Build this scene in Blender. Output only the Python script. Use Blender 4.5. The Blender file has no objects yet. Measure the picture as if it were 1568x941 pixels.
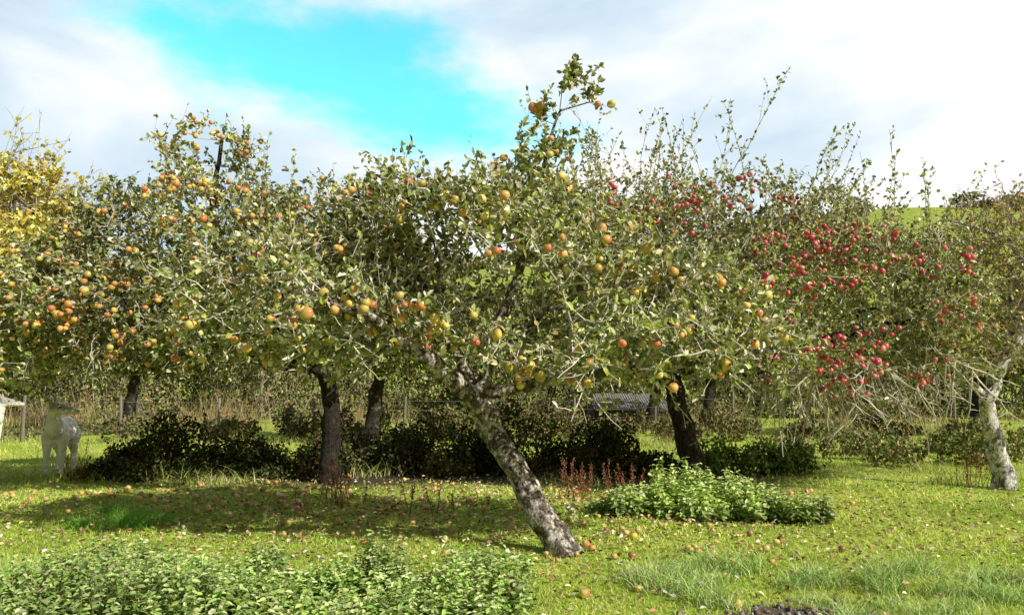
import bpy, math, bmesh
import numpy as np
from mathutils import Vector, Matrix
rng = np.random.default_rng(11)
scene = bpy.context.scene
R = math.radians

# ------------------------------------------------------------ helpers
def sstep(a, b, x):
    t = np.clip((np.asarray(x, float)-a)/(b-a), 0, 1)
    return t*t*(3-2*t)

def gh(x, y):
    x = np.asarray(x, float); y = np.asarray(y, float)
    near = 0.035*np.sin(x*0.9+0.4)*np.cos(y*0.7) + 0.02*np.sin(x*2.1+y*1.3)
    A = 37 + 17*sstep(10, 130, x) + 4*np.sin(x*0.02)
    hill = A*sstep(45, 280, y) + 2.0*np.sin(x*0.05+y*0.03)*sstep(60, 140, y)
    return near*(1-sstep(40, 60, y)) + hill

def lfn(p, f, seed):
    r = np.random.default_rng(seed)
    out = 0
    for k in range(5):
        d = r.normal(size=3); d /= np.linalg.norm(d)
        out = out + np.sin(p@(d*f*(0.7+0.35*k)) + r.uniform(0, 6.28))
    return out/2.6

def empty(name, loc=(0, 0, 0), rot=0.0):
    e = bpy.data.objects.new(name, None)
    e.location = loc; e.rotation_euler = (0, 0, rot)
    e.empty_display_size = 0.2
    scene.collection.objects.link(e)
    return e

def make_mesh(name, V, F, C=None, mat=None, parent=None, smooth=False):
    V = np.asarray(V, np.float32); F = np.asarray(F, np.int32)
    me = bpy.data.meshes.new(name)
    n, m = len(V), len(F)
    me.vertices.add(n); me.vertices.foreach_set('co', V.ravel())
    me.loops.add(4*m); me.loops.foreach_set('vertex_index', F.ravel())
    me.polygons.add(m)
    me.polygons.foreach_set('loop_start', np.arange(0, 4*m, 4, dtype=np.int32))
    me.update(calc_edges=True)
    me.polygons.foreach_set('use_smooth', np.full(m, smooth, dtype=bool))
    if C is not None:
        C = np.asarray(C, np.float32)
        a = me.color_attributes.new('Col', 'FLOAT_COLOR', 'POINT')
        a.data.foreach_set('color', np.concatenate([C, np.ones((n, 1), np.float32)], 1).ravel())
    me.update()
    ob = bpy.data.objects.new(name, me)
    scene.collection.objects.link(ob)
    if mat: me.materials.append(mat)
    if parent: ob.parent = parent
    return ob

class Acc:
    def __init__(s): s.V=[]; s.F=[]; s.C=[]; s.n=0
    def add(s, V, F, C=None):
        V = np.asarray(V, float).reshape(-1, 3)
        s.V.append(V); s.F.append(np.asarray(F, int).reshape(-1, 4)+s.n); s.n += len(V)
        if C is None: C = np.zeros((len(V), 3))
        s.C.append(np.broadcast_to(np.asarray(C, float), (len(V), 3)))
    def build(s, name, mat, parent=None, smooth=False):
        return make_mesh(name, np.concatenate(s.V), np.concatenate(s.F), np.concatenate(s.C), mat, parent, smooth)

def norm(a):
    return a/np.maximum(np.linalg.norm(a, axis=-1, keepdims=True), 1e-9)

def tubes(P, Rr, s):
    K, m, _ = P.shape
    d = norm(P[:, -1]-P[:, 0])
    ref = np.where(np.abs(d[:, 2:3]) > 0.8, [[1., 0, 0]], [[0, 0, 1.]])
    a = norm(np.cross(d, ref)); b = np.cross(d, a)
    th = np.arange(s)*2*math.pi/s
    off = a[:, None, None, :]*np.cos(th)[None, None, :, None]+b[:, None, None, :]*np.sin(th)[None, None, :, None]
    V = P[:, :, None, :]+off*Rr[:, :, None, None]
    k = np.arange(K)[:, None, None]; i = np.arange(m-1)[None, :, None]; j = np.arange(s)[None, None, :]
    b0 = k*m*s
    j2 = (j+1) % s
    F = np.stack([b0+i*s+j, b0+i*s+j2, b0+(i+1)*s+j2, b0+(i+1)*s+j], -1)
    return V.reshape(-1, 3), F.reshape(-1, 4)

def chain(pts, rad, s, gnarl=0.0, seed=0):
    pts = np.asarray(pts, float); rad = np.asarray(rad, float)
    m = len(pts)
    t = norm(np.gradient(pts, axis=0))
    a = np.cross(t[0], [0.3, 0.9, 0.1]); a /= np.linalg.norm(a)
    V = []
    th = np.arange(s)*2*math.pi/s
    for i in range(m):
        a = a-t[i]*(a@t[i]); a /= max(np.linalg.norm(a), 1e-9)
        b = np.cross(t[i], a)
        V.append(pts[i]+(a[None]*np.cos(th)[:, None]+b[None]*np.sin(th)[:, None])*rad[i])
    V = np.array(V)
    if gnarl > 0:
        nz = lfn(V.reshape(-1, 3), 9, seed)*0.5+lfn(V.reshape(-1, 3), 26, seed+1)*0.35+lfn(V.reshape(-1, 3)*[1,1,.4], 60, seed+2)*0.22
        V = V+(V-pts[:, None, :])*(nz.reshape(m, s, 1)*gnarl)
    i = np.arange(m-1)[:, None]; j = np.arange(s)[None]; j2 = (j+1) % s
    F = np.stack([i*s+j, i*s+j2, (i+1)*s+j2, (i+1)*s+j], -1)
    return V.reshape(-1, 3), F.reshape(-1, 4)

def leaves(P, D, N, L, W, col, fold=0.25, droop=0.15):
    K = len(P)
    D = norm(D); N = norm(N-D*np.sum(N*D, 1, keepdims=True)); S = np.cross(D, N)
    L = np.broadcast_to(L, K)[:, None]; W = np.broadcast_to(W, K)[:, None]
    def pt(t, w, f):
        return P+D*L*t+S*W*w+N*(W*f-L*droop*t*t)
    V = np.stack([pt(0, 0, 0), pt(.32, .48, fold), pt(.74, .40, fold), pt(1, 0, 0), pt(.74, -.40, fold), pt(.32, -.48, fold)], 1)
    b = (np.arange(K)*6)[:, None]
    F = np.concatenate([b+[[0, 1, 2, 3]], b+[[0, 3, 4, 5]]], 1)
    C = np.repeat(col[:, None, :], 6, 1)
    return V.reshape(-1, 3), F.reshape(-1, 4), C.reshape(-1, 3)

def pal(n, cols, w, jit=0.25):
    w = np.array(w, float); w /= w.sum()
    c = np.array(cols, float)[rng.choice(len(cols), n, p=w)]
    return np.clip(c*(1+rng.normal(0, jit, (n, 1)))*(1+rng.normal(0, 0.06, (n, 3))), 0.004, 0.9)

def in_blobs(n, blobs, power=3.4, thr=-9, f=3.0, seed=1):
    B = np.array(blobs, float)
    w = B[:, 3]*B[:, 4]*B[:, 5]
    w /= w.sum()
    out = []
    tot = 0
    while tot < n:
        k = rng.choice(len(B), n, p=w)
        d = norm(rng.normal(size=(n, 3)))
        r = rng.random(n)**(1/power)
        p = B[k, :3]+d*B[k, 3:6]*r[:, None]
        p = p[lfn(p, f, seed) > thr]
        out.append(p); tot += len(p)
    return np.concatenate(out)[:n]

# ------------------------------------------------------------ materials
def newmat(name):
    m = bpy.data.materials.new(name); m.use_nodes = True
    nt = m.node_tree; nt.nodes.clear()
    return m, nt, nt.nodes, nt.links

def mat_leaf(name, rough=0.5, trans=0.3, gloss=0.06, nsc=0):
    m, nt, N, L = newmat(name)
    out = N.new('ShaderNodeOutputMaterial'); at = N.new('ShaderNodeAttribute'); at.attribute_name = 'Col'
    col = at.outputs['Color']
    if nsc:
        tc = N.new('ShaderNodeTexCoord'); nz = N.new('ShaderNodeTexNoise'); nz.inputs['Scale'].default_value = nsc; nz.inputs['Detail'].default_value = 0
        L.new(tc.outputs['Object'], nz.inputs['Vector'])
        mr = N.new('ShaderNodeMapRange'); mr.inputs[3].default_value = 0.75; mr.inputs[4].default_value = 1.25
        L.new(nz.outputs['Fac'], mr.inputs[0])
        mx = N.new('ShaderNodeVectorMath'); mx.operation = 'SCALE'
        L.new(col, mx.inputs[0]); L.new(mr.outputs[0], mx.inputs['Scale']); col = mx.outputs[0]
    p = N.new('ShaderNodeBsdfDiffuse'); L.new(col, p.inputs['Color'])
    if trans > 0:
        tr = N.new('ShaderNodeBsdfTranslucent')
        wm = N.new('ShaderNodeVectorMath'); wm.operation = 'MULTIPLY'; wm.inputs[1].default_value = (1.25, 1.3, 0.5)
        L.new(col, wm.inputs[0]); L.new(wm.outputs[0], tr.inputs['Color'])
        ms = N.new('ShaderNodeMixShader'); ms.inputs[0].default_value = trans
        L.new(p.outputs[0], ms.inputs[1]); L.new(tr.outputs[0], ms.inputs[2])
        gl = N.new('ShaderNodeBsdfGlossy'); gl.inputs['Roughness'].default_value = rough
        m3 = N.new('ShaderNodeMixShader'); m3.inputs[0].default_value = gloss
        L.new(ms.outputs[0], m3.inputs[1]); L.new(gl.outputs[0], m3.inputs[2]); L.new(m3.outputs[0], out.inputs[0])
    else:
        L.new(p.outputs[0], out.inputs[0])
    return m

def mat_bark(name, dark, mid, lichen, amount=0.5, scale=9.0):
    m, nt, N, L = newmat(name)
    out = N.new('ShaderNodeOutputMaterial'); p = N.new('ShaderNodeBsdfPrincipled')
    p.inputs['Roughness'].default_value = 0.9; p.inputs['Specular IOR Level'].default_value = 0.15
    tc = N.new('ShaderNodeTexCoord')
    n1 = N.new('ShaderNodeTexNoise'); n1.inputs['Scale'].default_value = 34; n1.inputs['Detail'].default_value = 6; n1.inputs['Roughness'].default_value = 0.75
    n2 = N.new('ShaderNodeTexNoise'); n2.inputs['Scale'].default_value = scale; n2.inputs['Detail'].default_value = 7; n2.inputs['Distortion'].default_value = 0.3; n2.inputs['Roughness'].default_value = 0.72
    for n in (n1, n2): L.new(tc.outputs['Object'], n.inputs['Vector'])
    r1 = N.new('ShaderNodeValToRGB'); r1.color_ramp.elements[0].position = 0.38; r1.color_ramp.elements[1].position = 0.66
    r1.color_ramp.elements[0].color = (*dark, 1); r1.color_ramp.elements[1].color = (*mid, 1)
    L.new(n1.outputs['Fac'], r1.inputs[0])
    r2 = N.new('ShaderNodeMapRange'); r2.inputs[1].default_value = 0.63-amount*0.25; r2.inputs[2].default_value = 0.74-amount*0.25
    L.new(n2.outputs['Fac'], r2.inputs[0])
    wv = N.new('ShaderNodeTexVoronoi'); wv.feature = 'DISTANCE_TO_EDGE'; wv.inputs['Scale'].default_value = 13
    mp = N.new('ShaderNodeMapping'); mp.inputs['Scale'].default_value = (1.6, 1.6, .5); L.new(tc.outputs['Object'], mp.inputs[0])
    ad = N.new('ShaderNodeVectorMath'); ad.operation = 'MULTIPLY_ADD'; ad.inputs[1].default_value = (.08, .08, .08)
    L.new(n1.outputs['Color'], ad.inputs[0]); L.new(mp.outputs[0], ad.inputs[2]); L.new(ad.outputs[0], wv.inputs['Vector'])
    fr = N.new('ShaderNodeMapRange'); fr.inputs[1].default_value = 0.0; fr.inputs[2].default_value = 0.07; fr.inputs[3].default_value = .35; L.new(wv.outputs['Distance'], fr.inputs[0])
    mx = N.new('ShaderNodeMix'); mx.data_type = 'RGBA'
    L.new(r2.outputs[0], mx.inputs[0]); L.new(r1.outputs[0], mx.inputs[6]); mx.inputs[7].default_value = (*lichen, 1)
    sc = N.new('ShaderNodeVectorMath'); sc.operation = 'SCALE'; L.new(mx.outputs[2], sc.inputs[0]); L.new(fr.outputs[0], sc.inputs['Scale'])
    L.new(sc.outputs[0], p.inputs['Base Color'])
    hh = N.new('ShaderNodeMath'); hh.operation = 'MULTIPLY_ADD'; hh.inputs[1].default_value = .6; L.new(fr.outputs[0], hh.inputs[0]); L.new(n1.outputs['Fac'], hh.inputs[2])
    bp = N.new('ShaderNodeBump'); bp.inputs['Strength'].default_value = 0.8; bp.inputs['Distance'].default_value = 0.025
    L.new(hh.outputs[0], bp.inputs['Height']); L.new(bp.outputs[0], p.inputs['Normal'])
    L.new(p.outputs[0], out.inputs[0])
    return m

def mat_attr(name, rough=0.4, bump=0.0, spec=0.5, scale=40, det=2):
    m, nt, N, L = newmat(name)
    out = N.new('ShaderNodeOutputMaterial')
    at = N.new('ShaderNodeAttribute'); at.attribute_name = 'Col'
    tc = N.new('ShaderNodeTexCoord'); nz = N.new('ShaderNodeTexNoise'); nz.inputs['Scale'].default_value = scale; nz.inputs['Detail'].default_value = det
    L.new(tc.outputs['Object'], nz.inputs['Vector'])
    mr = N.new('ShaderNodeMapRange'); mr.inputs[3].default_value = 0.6; mr.inputs[4].default_value = 1.35
    L.new(nz.outputs['Fac'], mr.inputs[0])
    mx = N.new('ShaderNodeVectorMath'); mx.operation = 'SCALE'
    L.new(at.outputs['Color'], mx.inputs[0]); L.new(mr.outputs[0], mx.inputs['Scale'])
    if spec < .25 and not bump:
        p = N.new('ShaderNodeBsdfDiffuse'); L.new(mx.outputs[0], p.inputs['Color'])
    else:
        p = N.new('ShaderNodeBsdfPrincipled'); L.new(mx.outputs[0], p.inputs['Base Color'])
        p.inputs['Roughness'].default_value = rough; p.inputs['Specular IOR Level'].default_value = spec
    if bump:
        bp = N.new('ShaderNodeBump'); bp.inputs['Strength'].default_value = bump; bp.inputs['Distance'].default_value = 0.02
        L.new(nz.outputs['Fac'], bp.inputs['Height']); L.new(bp.outputs[0], p.inputs['Normal'])
    L.new(p.outputs[0], out.inputs[0])
    return m

M_leaf = mat_leaf('apple_leaf', .38, .24, .07, 30)
M_nettle = mat_leaf('nettle_leaf', .6, .25, .03, 20)
M_leaf_far = mat_leaf('hedge_leaf', 0.7, 0)
M_grass = mat_leaf('grass_blade', 0.6, 0)
M_apple = mat_attr('apple_skin', 0.28, 0, 0.5, 25)
M_bark_front = mat_bark('lichen_bark', (0.04, 0.03, 0.022), (0.25, 0.20, 0.155), (0.76, 0.70, 0.61), 0.64, 9)
M_bark_dark = mat_bark('dark_bark', (0.018, 0.014, 0.011), (0.08, 0.065, 0.05), (0.20, 0.18, 0.14), 0.3, 6)
M_bark_pale = mat_bark('pale_bark', (0.05, 0.04, 0.03), (0.26, 0.22, 0.18), (0.82, 0.78, 0.72), 0.80, 6)
M_twig = mat_attr('lichen_twig', 0.85, 0, 0.2, 60, 1)

# ------------------------------------------------------------ apples
def apples(P, r, base, blush, amt, acc):
    K = len(P); ms, s = 9, 11
    u = np.linspace(0.04, 0.97, ms)*math.pi
    prof_r = np.sin(u)*(1+0.06*np.cos(u)); prof_z = 0.9*np.cos(u)-0.22*np.exp(-(u/0.38)**2)+0.12*np.exp(-((math.pi-u)/0.3)**2)
    th = np.arange(s)*2*math.pi/s
    unit = np.stack([prof_r[:, None]*np.cos(th), prof_r[:, None]*np.sin(th), np.repeat(prof_z[:, None], s, 1)], -1).reshape(-1, 3)
    ax = rng.normal(0, 0.35, (K, 2))
    U = np.repeat(unit[None], K, 0)
    U[:, :, 0] += ax[:, :1]*unit[None, :, 2]; U[:, :, 1] += ax[:, 1:]*unit[None, :, 2]
    U[:, :, 2] -= ax[:, :1]*unit[None, :, 0]+ax[:, 1:]*unit[None, :, 1]
    V = P[:, None]+U*np.broadcast_to(r, K)[:, None, None]
    bd = norm(rng.normal(size=(K, 3))+[0.5, -0.3, 0.5])
    f = np.einsum('kvi,ki->kv', norm(U), bd)
    nz = rng.normal(0, 0.12, f.shape)
    f = np.clip((f+amt*2-1+nz)*1.2+0.2, 0, 1)[:, :, None]
    C = base[:, None]*(1-f)+blush[:, None]*f
    i = np.arange(ms-1)[:, None]; j = np.arange(s)[None]; j2 = (j+1) % s
    F0 = np.stack([i*s+j, (i+1)*s+j, (i+1)*s+j2, i*s+j2], -1).reshape(-1, 4)
    F = (F0[None]+(np.arange(K)*ms*s)[:, None, None]).reshape(-1, 4)
    acc.add(V, F, C.reshape(-1, 3))

# ------------------------------------------------------------ trees
def tree(name, trunk, trunk_r, limbs, blobs, n, twigs_per, leaf_per, leaf_size, lpal, lw, bark,
         twig_col, apple=None, shoots=(), thr=-0.75, fork=None, seed=1, rt=0.005, leaf_thr=-9, twig_len=(0.14, 0.36), dens_f=2.6, leafmat=None):
    root = empty(name)
    pos = []; par = []; plen = []; fixed_r = {}
    def add_chain(pts, rads, start_parent):
        prev = start_parent
        pts = [np.array(p, float) for p in pts]
        for q in range(len(pts)):
            if q == 0 and start_parent < 0:
                pos.append(pts[0]); par.append(-1); plen.append(0); fixed_r[0] = rads[0]; prev = 0; continue
            a = pos[prev].copy(); ra = fixed_r.get(prev, rads[q])
            if q == 0: ra = rads[0]
            k = max(1, int(np.linalg.norm(pts[q]-a)/0.16))
            for t in range(1, k+1):
                f = t/k
                pp = a*(1-f)+pts[q]*f+(rng.normal(0, 0.018, 3) if t < k else 0)
                pos.append(pp); par.append(prev); plen.append(plen[prev]+np.linalg.norm(pp-pos[prev]))
                prev = len(pos)-1; fixed_r[prev] = ra*(1-f)+rads[q]*f
        return prev
    top = add_chain(trunk, trunk_r, -1)
    ntrunk = len(pos)
    for lp, lr, att in limbs:
        P_ = np.array(pos[:ntrunk])
        st = int(np.argmin(np.linalg.norm(P_-np.array(att), axis=1)))
        add_chain(lp, lr, st)
    nfixed = len(pos)
    forkz = fork if fork is not None else trunk[-1][2]*0.8
    pts = in_blobs(n, blobs, 3.2, thr, dens_f, seed)
    tp = np.array(trunk[-1], float)
    pts = pts[np.argsort(np.linalg.norm(pts-tp, axis=1))]
    cap = len(pos)+n*8
    A = np.zeros((cap, 3)); PL = np.zeros(cap); A[:len(pos)] = pos; PL[:len(pos)] = plen
    bad = np.zeros(cap); bad[:ntrunk] = np.where(A[:ntrunk, 2] < forkz, 50, 0)
    par = list(par); m = len(pos)
    for p in pts:
        d = np.linalg.norm(A[:m]-p, axis=1)
        j = int(np.argmin(d+0.14*PL[:m]+bad[:m]))
        dj = d[j]
        k = max(1, int(dj/0.2))
        a = A[j].copy(); prev = j
        side = rng.normal(0, 0.10*dj, 3)
        for t in range(1, k+1):
            f = t/k
            q = a*(1-f)+p*f+side*math.sin(f*math.pi)*0.8
            if k > 1 and t < k: q = q+rng.normal(0, 0.018, 3)
            A[m] = q; par.append(prev); PL[m] = PL[prev]+np.linalg.norm(q-A[prev]); prev = m; m += 1
            if m >= cap-2: break
        if m >= cap-12: break
    A = A[:m]; par = np.array(par[:m])
    nch = np.zeros(m, int); cnt = np.zeros(m)
    for i in range(m-1, 0, -1):
        if nch[i] == 0: cnt[i] += 1
        cnt[par[i]] += cnt[i]; nch[par[i]] += 1
    rad = rt*np.sqrt(np.maximum(cnt, 1))
    rmax = trunk_r[-1]*0.62
    rad = np.minimum(rad, rmax)
    for k_, v in fixed_r.items(): rad[k_] = v
    heavy = np.full(m, -1); hc = np.zeros(m)
    for i in range(1, m):
        c = cnt[i] + (1e6 if i < ntrunk else (1e3 if i < nfixed else 0))
        if c > hc[par[i]]: hc[par[i]] = c; heavy[par[i]] = i
    thick = Acc(); thin = Acc()
    for i in range(m):
        if i == 0 or heavy[par[i]] != i:
            ch = [i] if i == 0 else [par[i], i]
            while heavy[ch[-1]] >= 0: ch.append(heavy[ch[-1]])
            if len(ch) < 2: continue
            rr = rad[ch].copy()
            if i != 0: rr[0] = min(rr[0], rr[1]*1.15)
            big = rr[1] > 0.03
            pp = A[ch]
            if i == 0:
                tt = np.linspace(0, len(ch)-1, len(ch)*3); ii = np.arange(len(ch))
                pp = np.stack([np.interp(tt, ii, pp[:, c]) for c in range(3)], 1); rr = np.interp(tt, ii, rr)
                rr = rr*(1+0.35*np.exp(-np.arange(len(rr))*0.3))
                V, F = chain(pp, rr, 26, 0.2, seed)
            else:
                V, F = chain(pp, rr, 9 if big else (6 if rr[1] > 0.012 else 4), 0.18 if big else 0, seed)
            if big or i == 0: thick.add(V, F)
            else:
                tc = np.array(twig_col)*rng.uniform(0.45, 1.25)
                thin.add(V, F, tc)
    thick.build('trunk_and_limbs', bark, root, True)
    small = np.where((cnt <= 5) & (np.arange(m) > nfixed))[0]
    k = np.repeat(small, twigs_per)
    K = len(k)
    pd = norm(A[k]-A[par[k]])
    cen = A.mean(0)
    outw = norm(A[k]-cen)
    D = norm(pd*0.5+outw*0.35+rng.normal(0, 0.6, (K, 3))+[0, 0, 0.12])
    Lr = rng.uniform(*twig_len, K)[:, None]
    P0 = A[k]; P1 = P0+D*Lr*0.5+rng.normal(0, 0.02, (K, 3)); P2 = P0+D*Lr+rng.normal(0, 0.03, (K, 3))+np.array([0, 0, 0.05])*rng.normal(0.3, 1, (K, 1))
    P = np.stack([P0, P1, P2], 1)
    V, F = tubes(P, np.tile([0.005, 0.0038, 0.002], (K, 1)), 3)
    tcol = np.repeat(np.array(twig_col)[None]*rng.uniform(0.4, 1.3, (K, 1)), 9, 0)
    thin.add(V, F, tcol)
    LA = Acc()
    kk = np.repeat(np.arange(K), leaf_per); t = rng.random(len(kk))**0.7
    lp = np.where(t[:, None] < .5, P0[kk]*(1-2*t[:, None])+P1[kk]*2*t[:, None], P1[kk]*(2-2*t[:, None])+P2[kk]*(2*t[:, None]-1))
    keep = lfn(lp, 5.5, seed+9) > leaf_thr
    kk = kk[keep]; lp = lp[keep]; K2 = len(kk)
    LD = norm(D[kk]*0.5+rng.normal(0, 0.75, (K2, 3))-[0, 0, 0.08])
    LN = rng.normal(0, 0.5, (K2, 3))+[0.5, -0.4, 0.6]
    sz = leaf_size*rng.uniform(0.6, 1.25, K2)
    lc = np.clip(pal(K2, lpal, lw, 0.3)*(1+0.22*lfn(lp, 2.2, seed+31))[:, None], .01, .85)
    V, F, C = leaves(lp, LD, LN, sz, sz*rng.uniform(0.5, 0.72, K2), lc, 0.2, 0.18)
    LA.add(V, F, C)
    for (cnt_s, zone, dirv, ln, lf, spread, thickr) in shoots:
        z = np.array(zone, float)
        inside = np.where((np.abs((A-z[:3])/z[3:6]).max(1) < 1) & (np.arange(m) > nfixed))[0]
        if len(inside) == 0: continue
        s_ = rng.choice(inside, cnt_s)
        d = norm(np.array(dirv)[None]+rng.normal(0, spread, (cnt_s, 3)))
        l = rng.uniform(ln[0], ln[1], cnt_s)
        mseg = 7
        tt = np.linspace(0, 1, mseg)
        bend = rng.normal(0, 0.16, (cnt_s, 3))
        PP = A[s_][:, None]+d[:, None]*(l[:, None]*tt)[:, :, None]+bend[:, None]*(l[:, None]*tt**2)[:, :, None]+rng.normal(0, 0.012, (cnt_s, mseg, 3))
        V, F = tubes(PP, np.repeat((thickr*(1-0.75*tt))[None], cnt_s, 0), 4)
        thin.add(V, F, np.repeat(np.array(twig_col)[None]*rng.uniform(0.5, 1.3, (cnt_s, 1)), mseg*4, 0))
        ks = np.repeat(np.arange(cnt_s), 5); ti = rng.integers(1, mseg-1, len(ks))
        b0 = PP[ks, ti]; dd = norm(d[ks]+rng.normal(0, 0.7, (len(ks), 3))); ll = rng.uniform(0.08, 0.35, (len(ks), 1))*l[ks][:, None]
        PT = np.stack([b0, b0+dd*ll*.5+rng.normal(0, .01, (len(ks), 3)), b0+dd*ll], 1)
        V, F = tubes(PT, np.tile([thickr*.5, thickr*.4, thickr*.25], (len(ks), 1)), 3)
        thin.add(V, F, np.array(twig_col)*0.95)
        if lf > 0:
            kl = np.repeat(np.arange(cnt_s), lf); u = rng.uniform(0.12, 1.0, len(kl))
            ip = u*(mseg-1); i0 = np.minimum(ip.astype(int), mseg-2); fr = (ip-i0)[:, None]
            q = PP[kl, i0]*(1-fr)+PP[kl, i0+1]*fr
            kt = np.repeat(np.arange(len(ks)), max(1, lf//6)); q2 = b0[kt]+(PT[kt, 2]-b0[kt])*rng.uniform(.4, 1, (len(kt), 1))
            q = np.concatenate([q, q2]); dq = np.concatenate([d[kl], dd[kt]])
            K3 = len(q); LD = norm(dq*0.7+rng.normal(0, 0.6, (K3, 3))); LN = rng.normal(0, 0.6, (K3, 3))+[0.3, -0.4, 0.4]
            sz = leaf_size*rng.uniform(0.55, 1.1, K3)
            V, F, C = leaves(q, LD, LN, sz, sz*0.6, pal(K3, lpal, lw, 0.28), 0.2, 0.1)
            LA.add(V, F, C)
    thin.build('twigs', M_twig, root)
    if LA.n: LA.build('leaves', leafmat or M_leaf, root)
    if apple:
        AA = Acc()
        B = np.array(blobs, float)
        en = np.min(np.linalg.norm((A[:, None]-B[None, :, :3])/B[None, :, 3:6], axis=2), 1)
        for (zones, count, cl, r, bases, blushes, am) in apple:
            Z = np.array(zones, float)
            cand = []
            tipi = np.where((cnt <= 4) & (np.arange(m) > nfixed) & (en > .66))[0]
            for z in Z:
                q = tipi[(((A[tipi]-z[:3])/z[3:6])**2).sum(1) < 1]
                if len(q): cand.append(rng.choice(q, max(1, int(count*z[6]))))
            cand = np.concatenate(cand)
            reps = 1+(rng.random(len(cand))**1.6*cl).astype(int)
            ci = np.repeat(cand, reps)
            rr = r*rng.uniform(0.7, 1.15, len(ci))
            pp = A[ci]+norm(A[ci]-cen)*0.08+rng.normal(0, 1, (len(ci), 3))*[0.085, 0.09, 0.07]+[0, -0.05, -0.07]
            b = np.array(bases)[rng.integers(0, len(bases), len(ci))]*rng.uniform(0.75, 1.15, (len(ci), 1))
            h = np.array(blushes)[rng.integers(0, len(blushes), len(ci))]*rng.uniform(0.75, 1.15, (len(ci), 1))
            apples(pp, rr, b, h, rng.uniform(am[0], am[1], (len(ci), 1)), AA)
        AA.build('apples', M_apple, root, True)
    print(name, 'nodes', m, 'leaves', LA.n//6)
    return A, cnt

GREENS = [(0.24, 0.28, 0.075), (0.37, 0.40, 0.15), (0.115, 0.145, 0.042), (0.64, 0.62, 0.42), (0.56, 0.46, 0.16), (0.40, 0.42, 0.09)]
GW = [4, 4, 3.4, 3.4, 0.9, 1.6]
YEL = [(0.82, 0.56, 0.12), (0.78, 0.62, 0.17), (0.80, 0.45, 0.13), (0.64, 0.54, 0.13)]
ORG = [(0.70, 0.23, 0.09), (0.74, 0.31, 0.12), (0.66, 0.18, 0.10)]
REDB = [(0.70, 0.28, 0.20), (0.60, 0.13, 0.12)]
REDH = [(0.64, 0.07, 0.11), (0.74, 0.15, 0.21), (0.52, 0.04, 0.08)]
TW = (0.70, 0.65, 0.56)

tree('apple_tree',
     [(0.50, 7.55, -0.06), (0.34, 7.66, 0.22), (0.12, 7.8, 0.60), (-0.10, 7.9, 0.95), (-0.25, 8.0, 1.22), (-0.33, 8.02, 1.42)],
     [0.135, 0.125, 0.12, 0.115, 0.115, 0.10],
     [([(-0.50, 7.7, 1.56), (-0.78, 7.45, 1.80), (-1.25, 7.3, 2.15), (-1.9, 7.2, 2.4)], [0.10, 0.085, 0.055, 0.03], (-0.28, 8.0, 1.25)),
      ([(-0.2, 8.2, 1.9), (0.0, 8.3, 2.5), (0.2, 8.2, 3.2), (0.35, 8.2, 3.9), (0.5, 8.2, 4.4)], [0.07, 0.055, 0.035, 0.022, 0.012], (-0.33, 8.02, 1.4)),
      ([(0.2, 7.9, 1.55), (0.8, 7.6, 1.66), (1.5, 7.4, 1.72), (2.4, 7.3, 1.85)], [0.06, 0.045, 0.03, 0.02], (-0.33, 8.02, 1.4)),
      ([(-0.8, 8.4, 2.2), (-1.1, 8.5, 3.0), (-1.15, 8.4, 3.7)], [0.06, 0.045, 0.025], (-0.33, 8.02, 1.4)),
      ([(-0.9, 8.6, 1.8), (-1.7, 8.8, 2.0), (-2.6, 8.8, 2.3)], [0.06, 0.045, 0.025], (-0.33, 8.02, 1.4))],
     [(-0.35, 8.3, 2.7, 1.9, 1.5, 0.9), (-2.0, 8.0, 2.35, 1.45, 1.3, 0.65), (1.35, 8.1, 2.2, 1.45, 1.1, 0.6), (-0.75, 8.3, 3.2, 1.0, 1.0, 0.42),
      (0.15, 8.2, 3.4, 0.4, 0.6, 0.5, ), (0.36, 8.2, 4.1, 0.2, 0.25, 0.45), (0.55, 8.2, 4.65, 0.34, 0.22, 0.16), (0.85, 8.2, 4.3, 0.12, 0.14, 0.25), (-1.15, 8.3, 3.75, 0.22, 0.3, 0.25), (0.9, 7.6, 1.9, 1.3, 0.8, 0.35), (1.9, 8.0, 1.85, 1.0, .8, .3)],
     1450, 3, 7, 0.072, GREENS, GW, M_bark_front, TW,
     apple=[([(-0.35, 7.5, 2.7, 1.9, 1.5, 1.2, .48), (-2.0, 7.4, 2.3, 1.5, 1.4, .7, .25), (1.2, 7.4, 2.2, 1.6, 1.2, .7, .17), (0.55, 8.2, 4.2, .5, .5, .7, .05)], 240, 2, 0.042, YEL, ORG, (0.0, 0.65))],
     shoots=[(10, (-0.4, 8.2, 3.6, 1.8, 1, 1), (0, 0, 1), (0.3, 0.6), 20, 0.25, 0.006),
             (22, (0.5, 8.2, 4.4, .6, .5, .7), (0.5, 0, .8), (0.2, 0.45), 26, 0.45, 0.006),
             (210, (0, 7.4, 2.1, 3, 1.4, 0.8), (0, -0.6, -0.4), (0.25, 0.75), 2, 0.6, 0.0085)],
     fork=1.2, seed=3, thr=-0.5)

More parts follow.
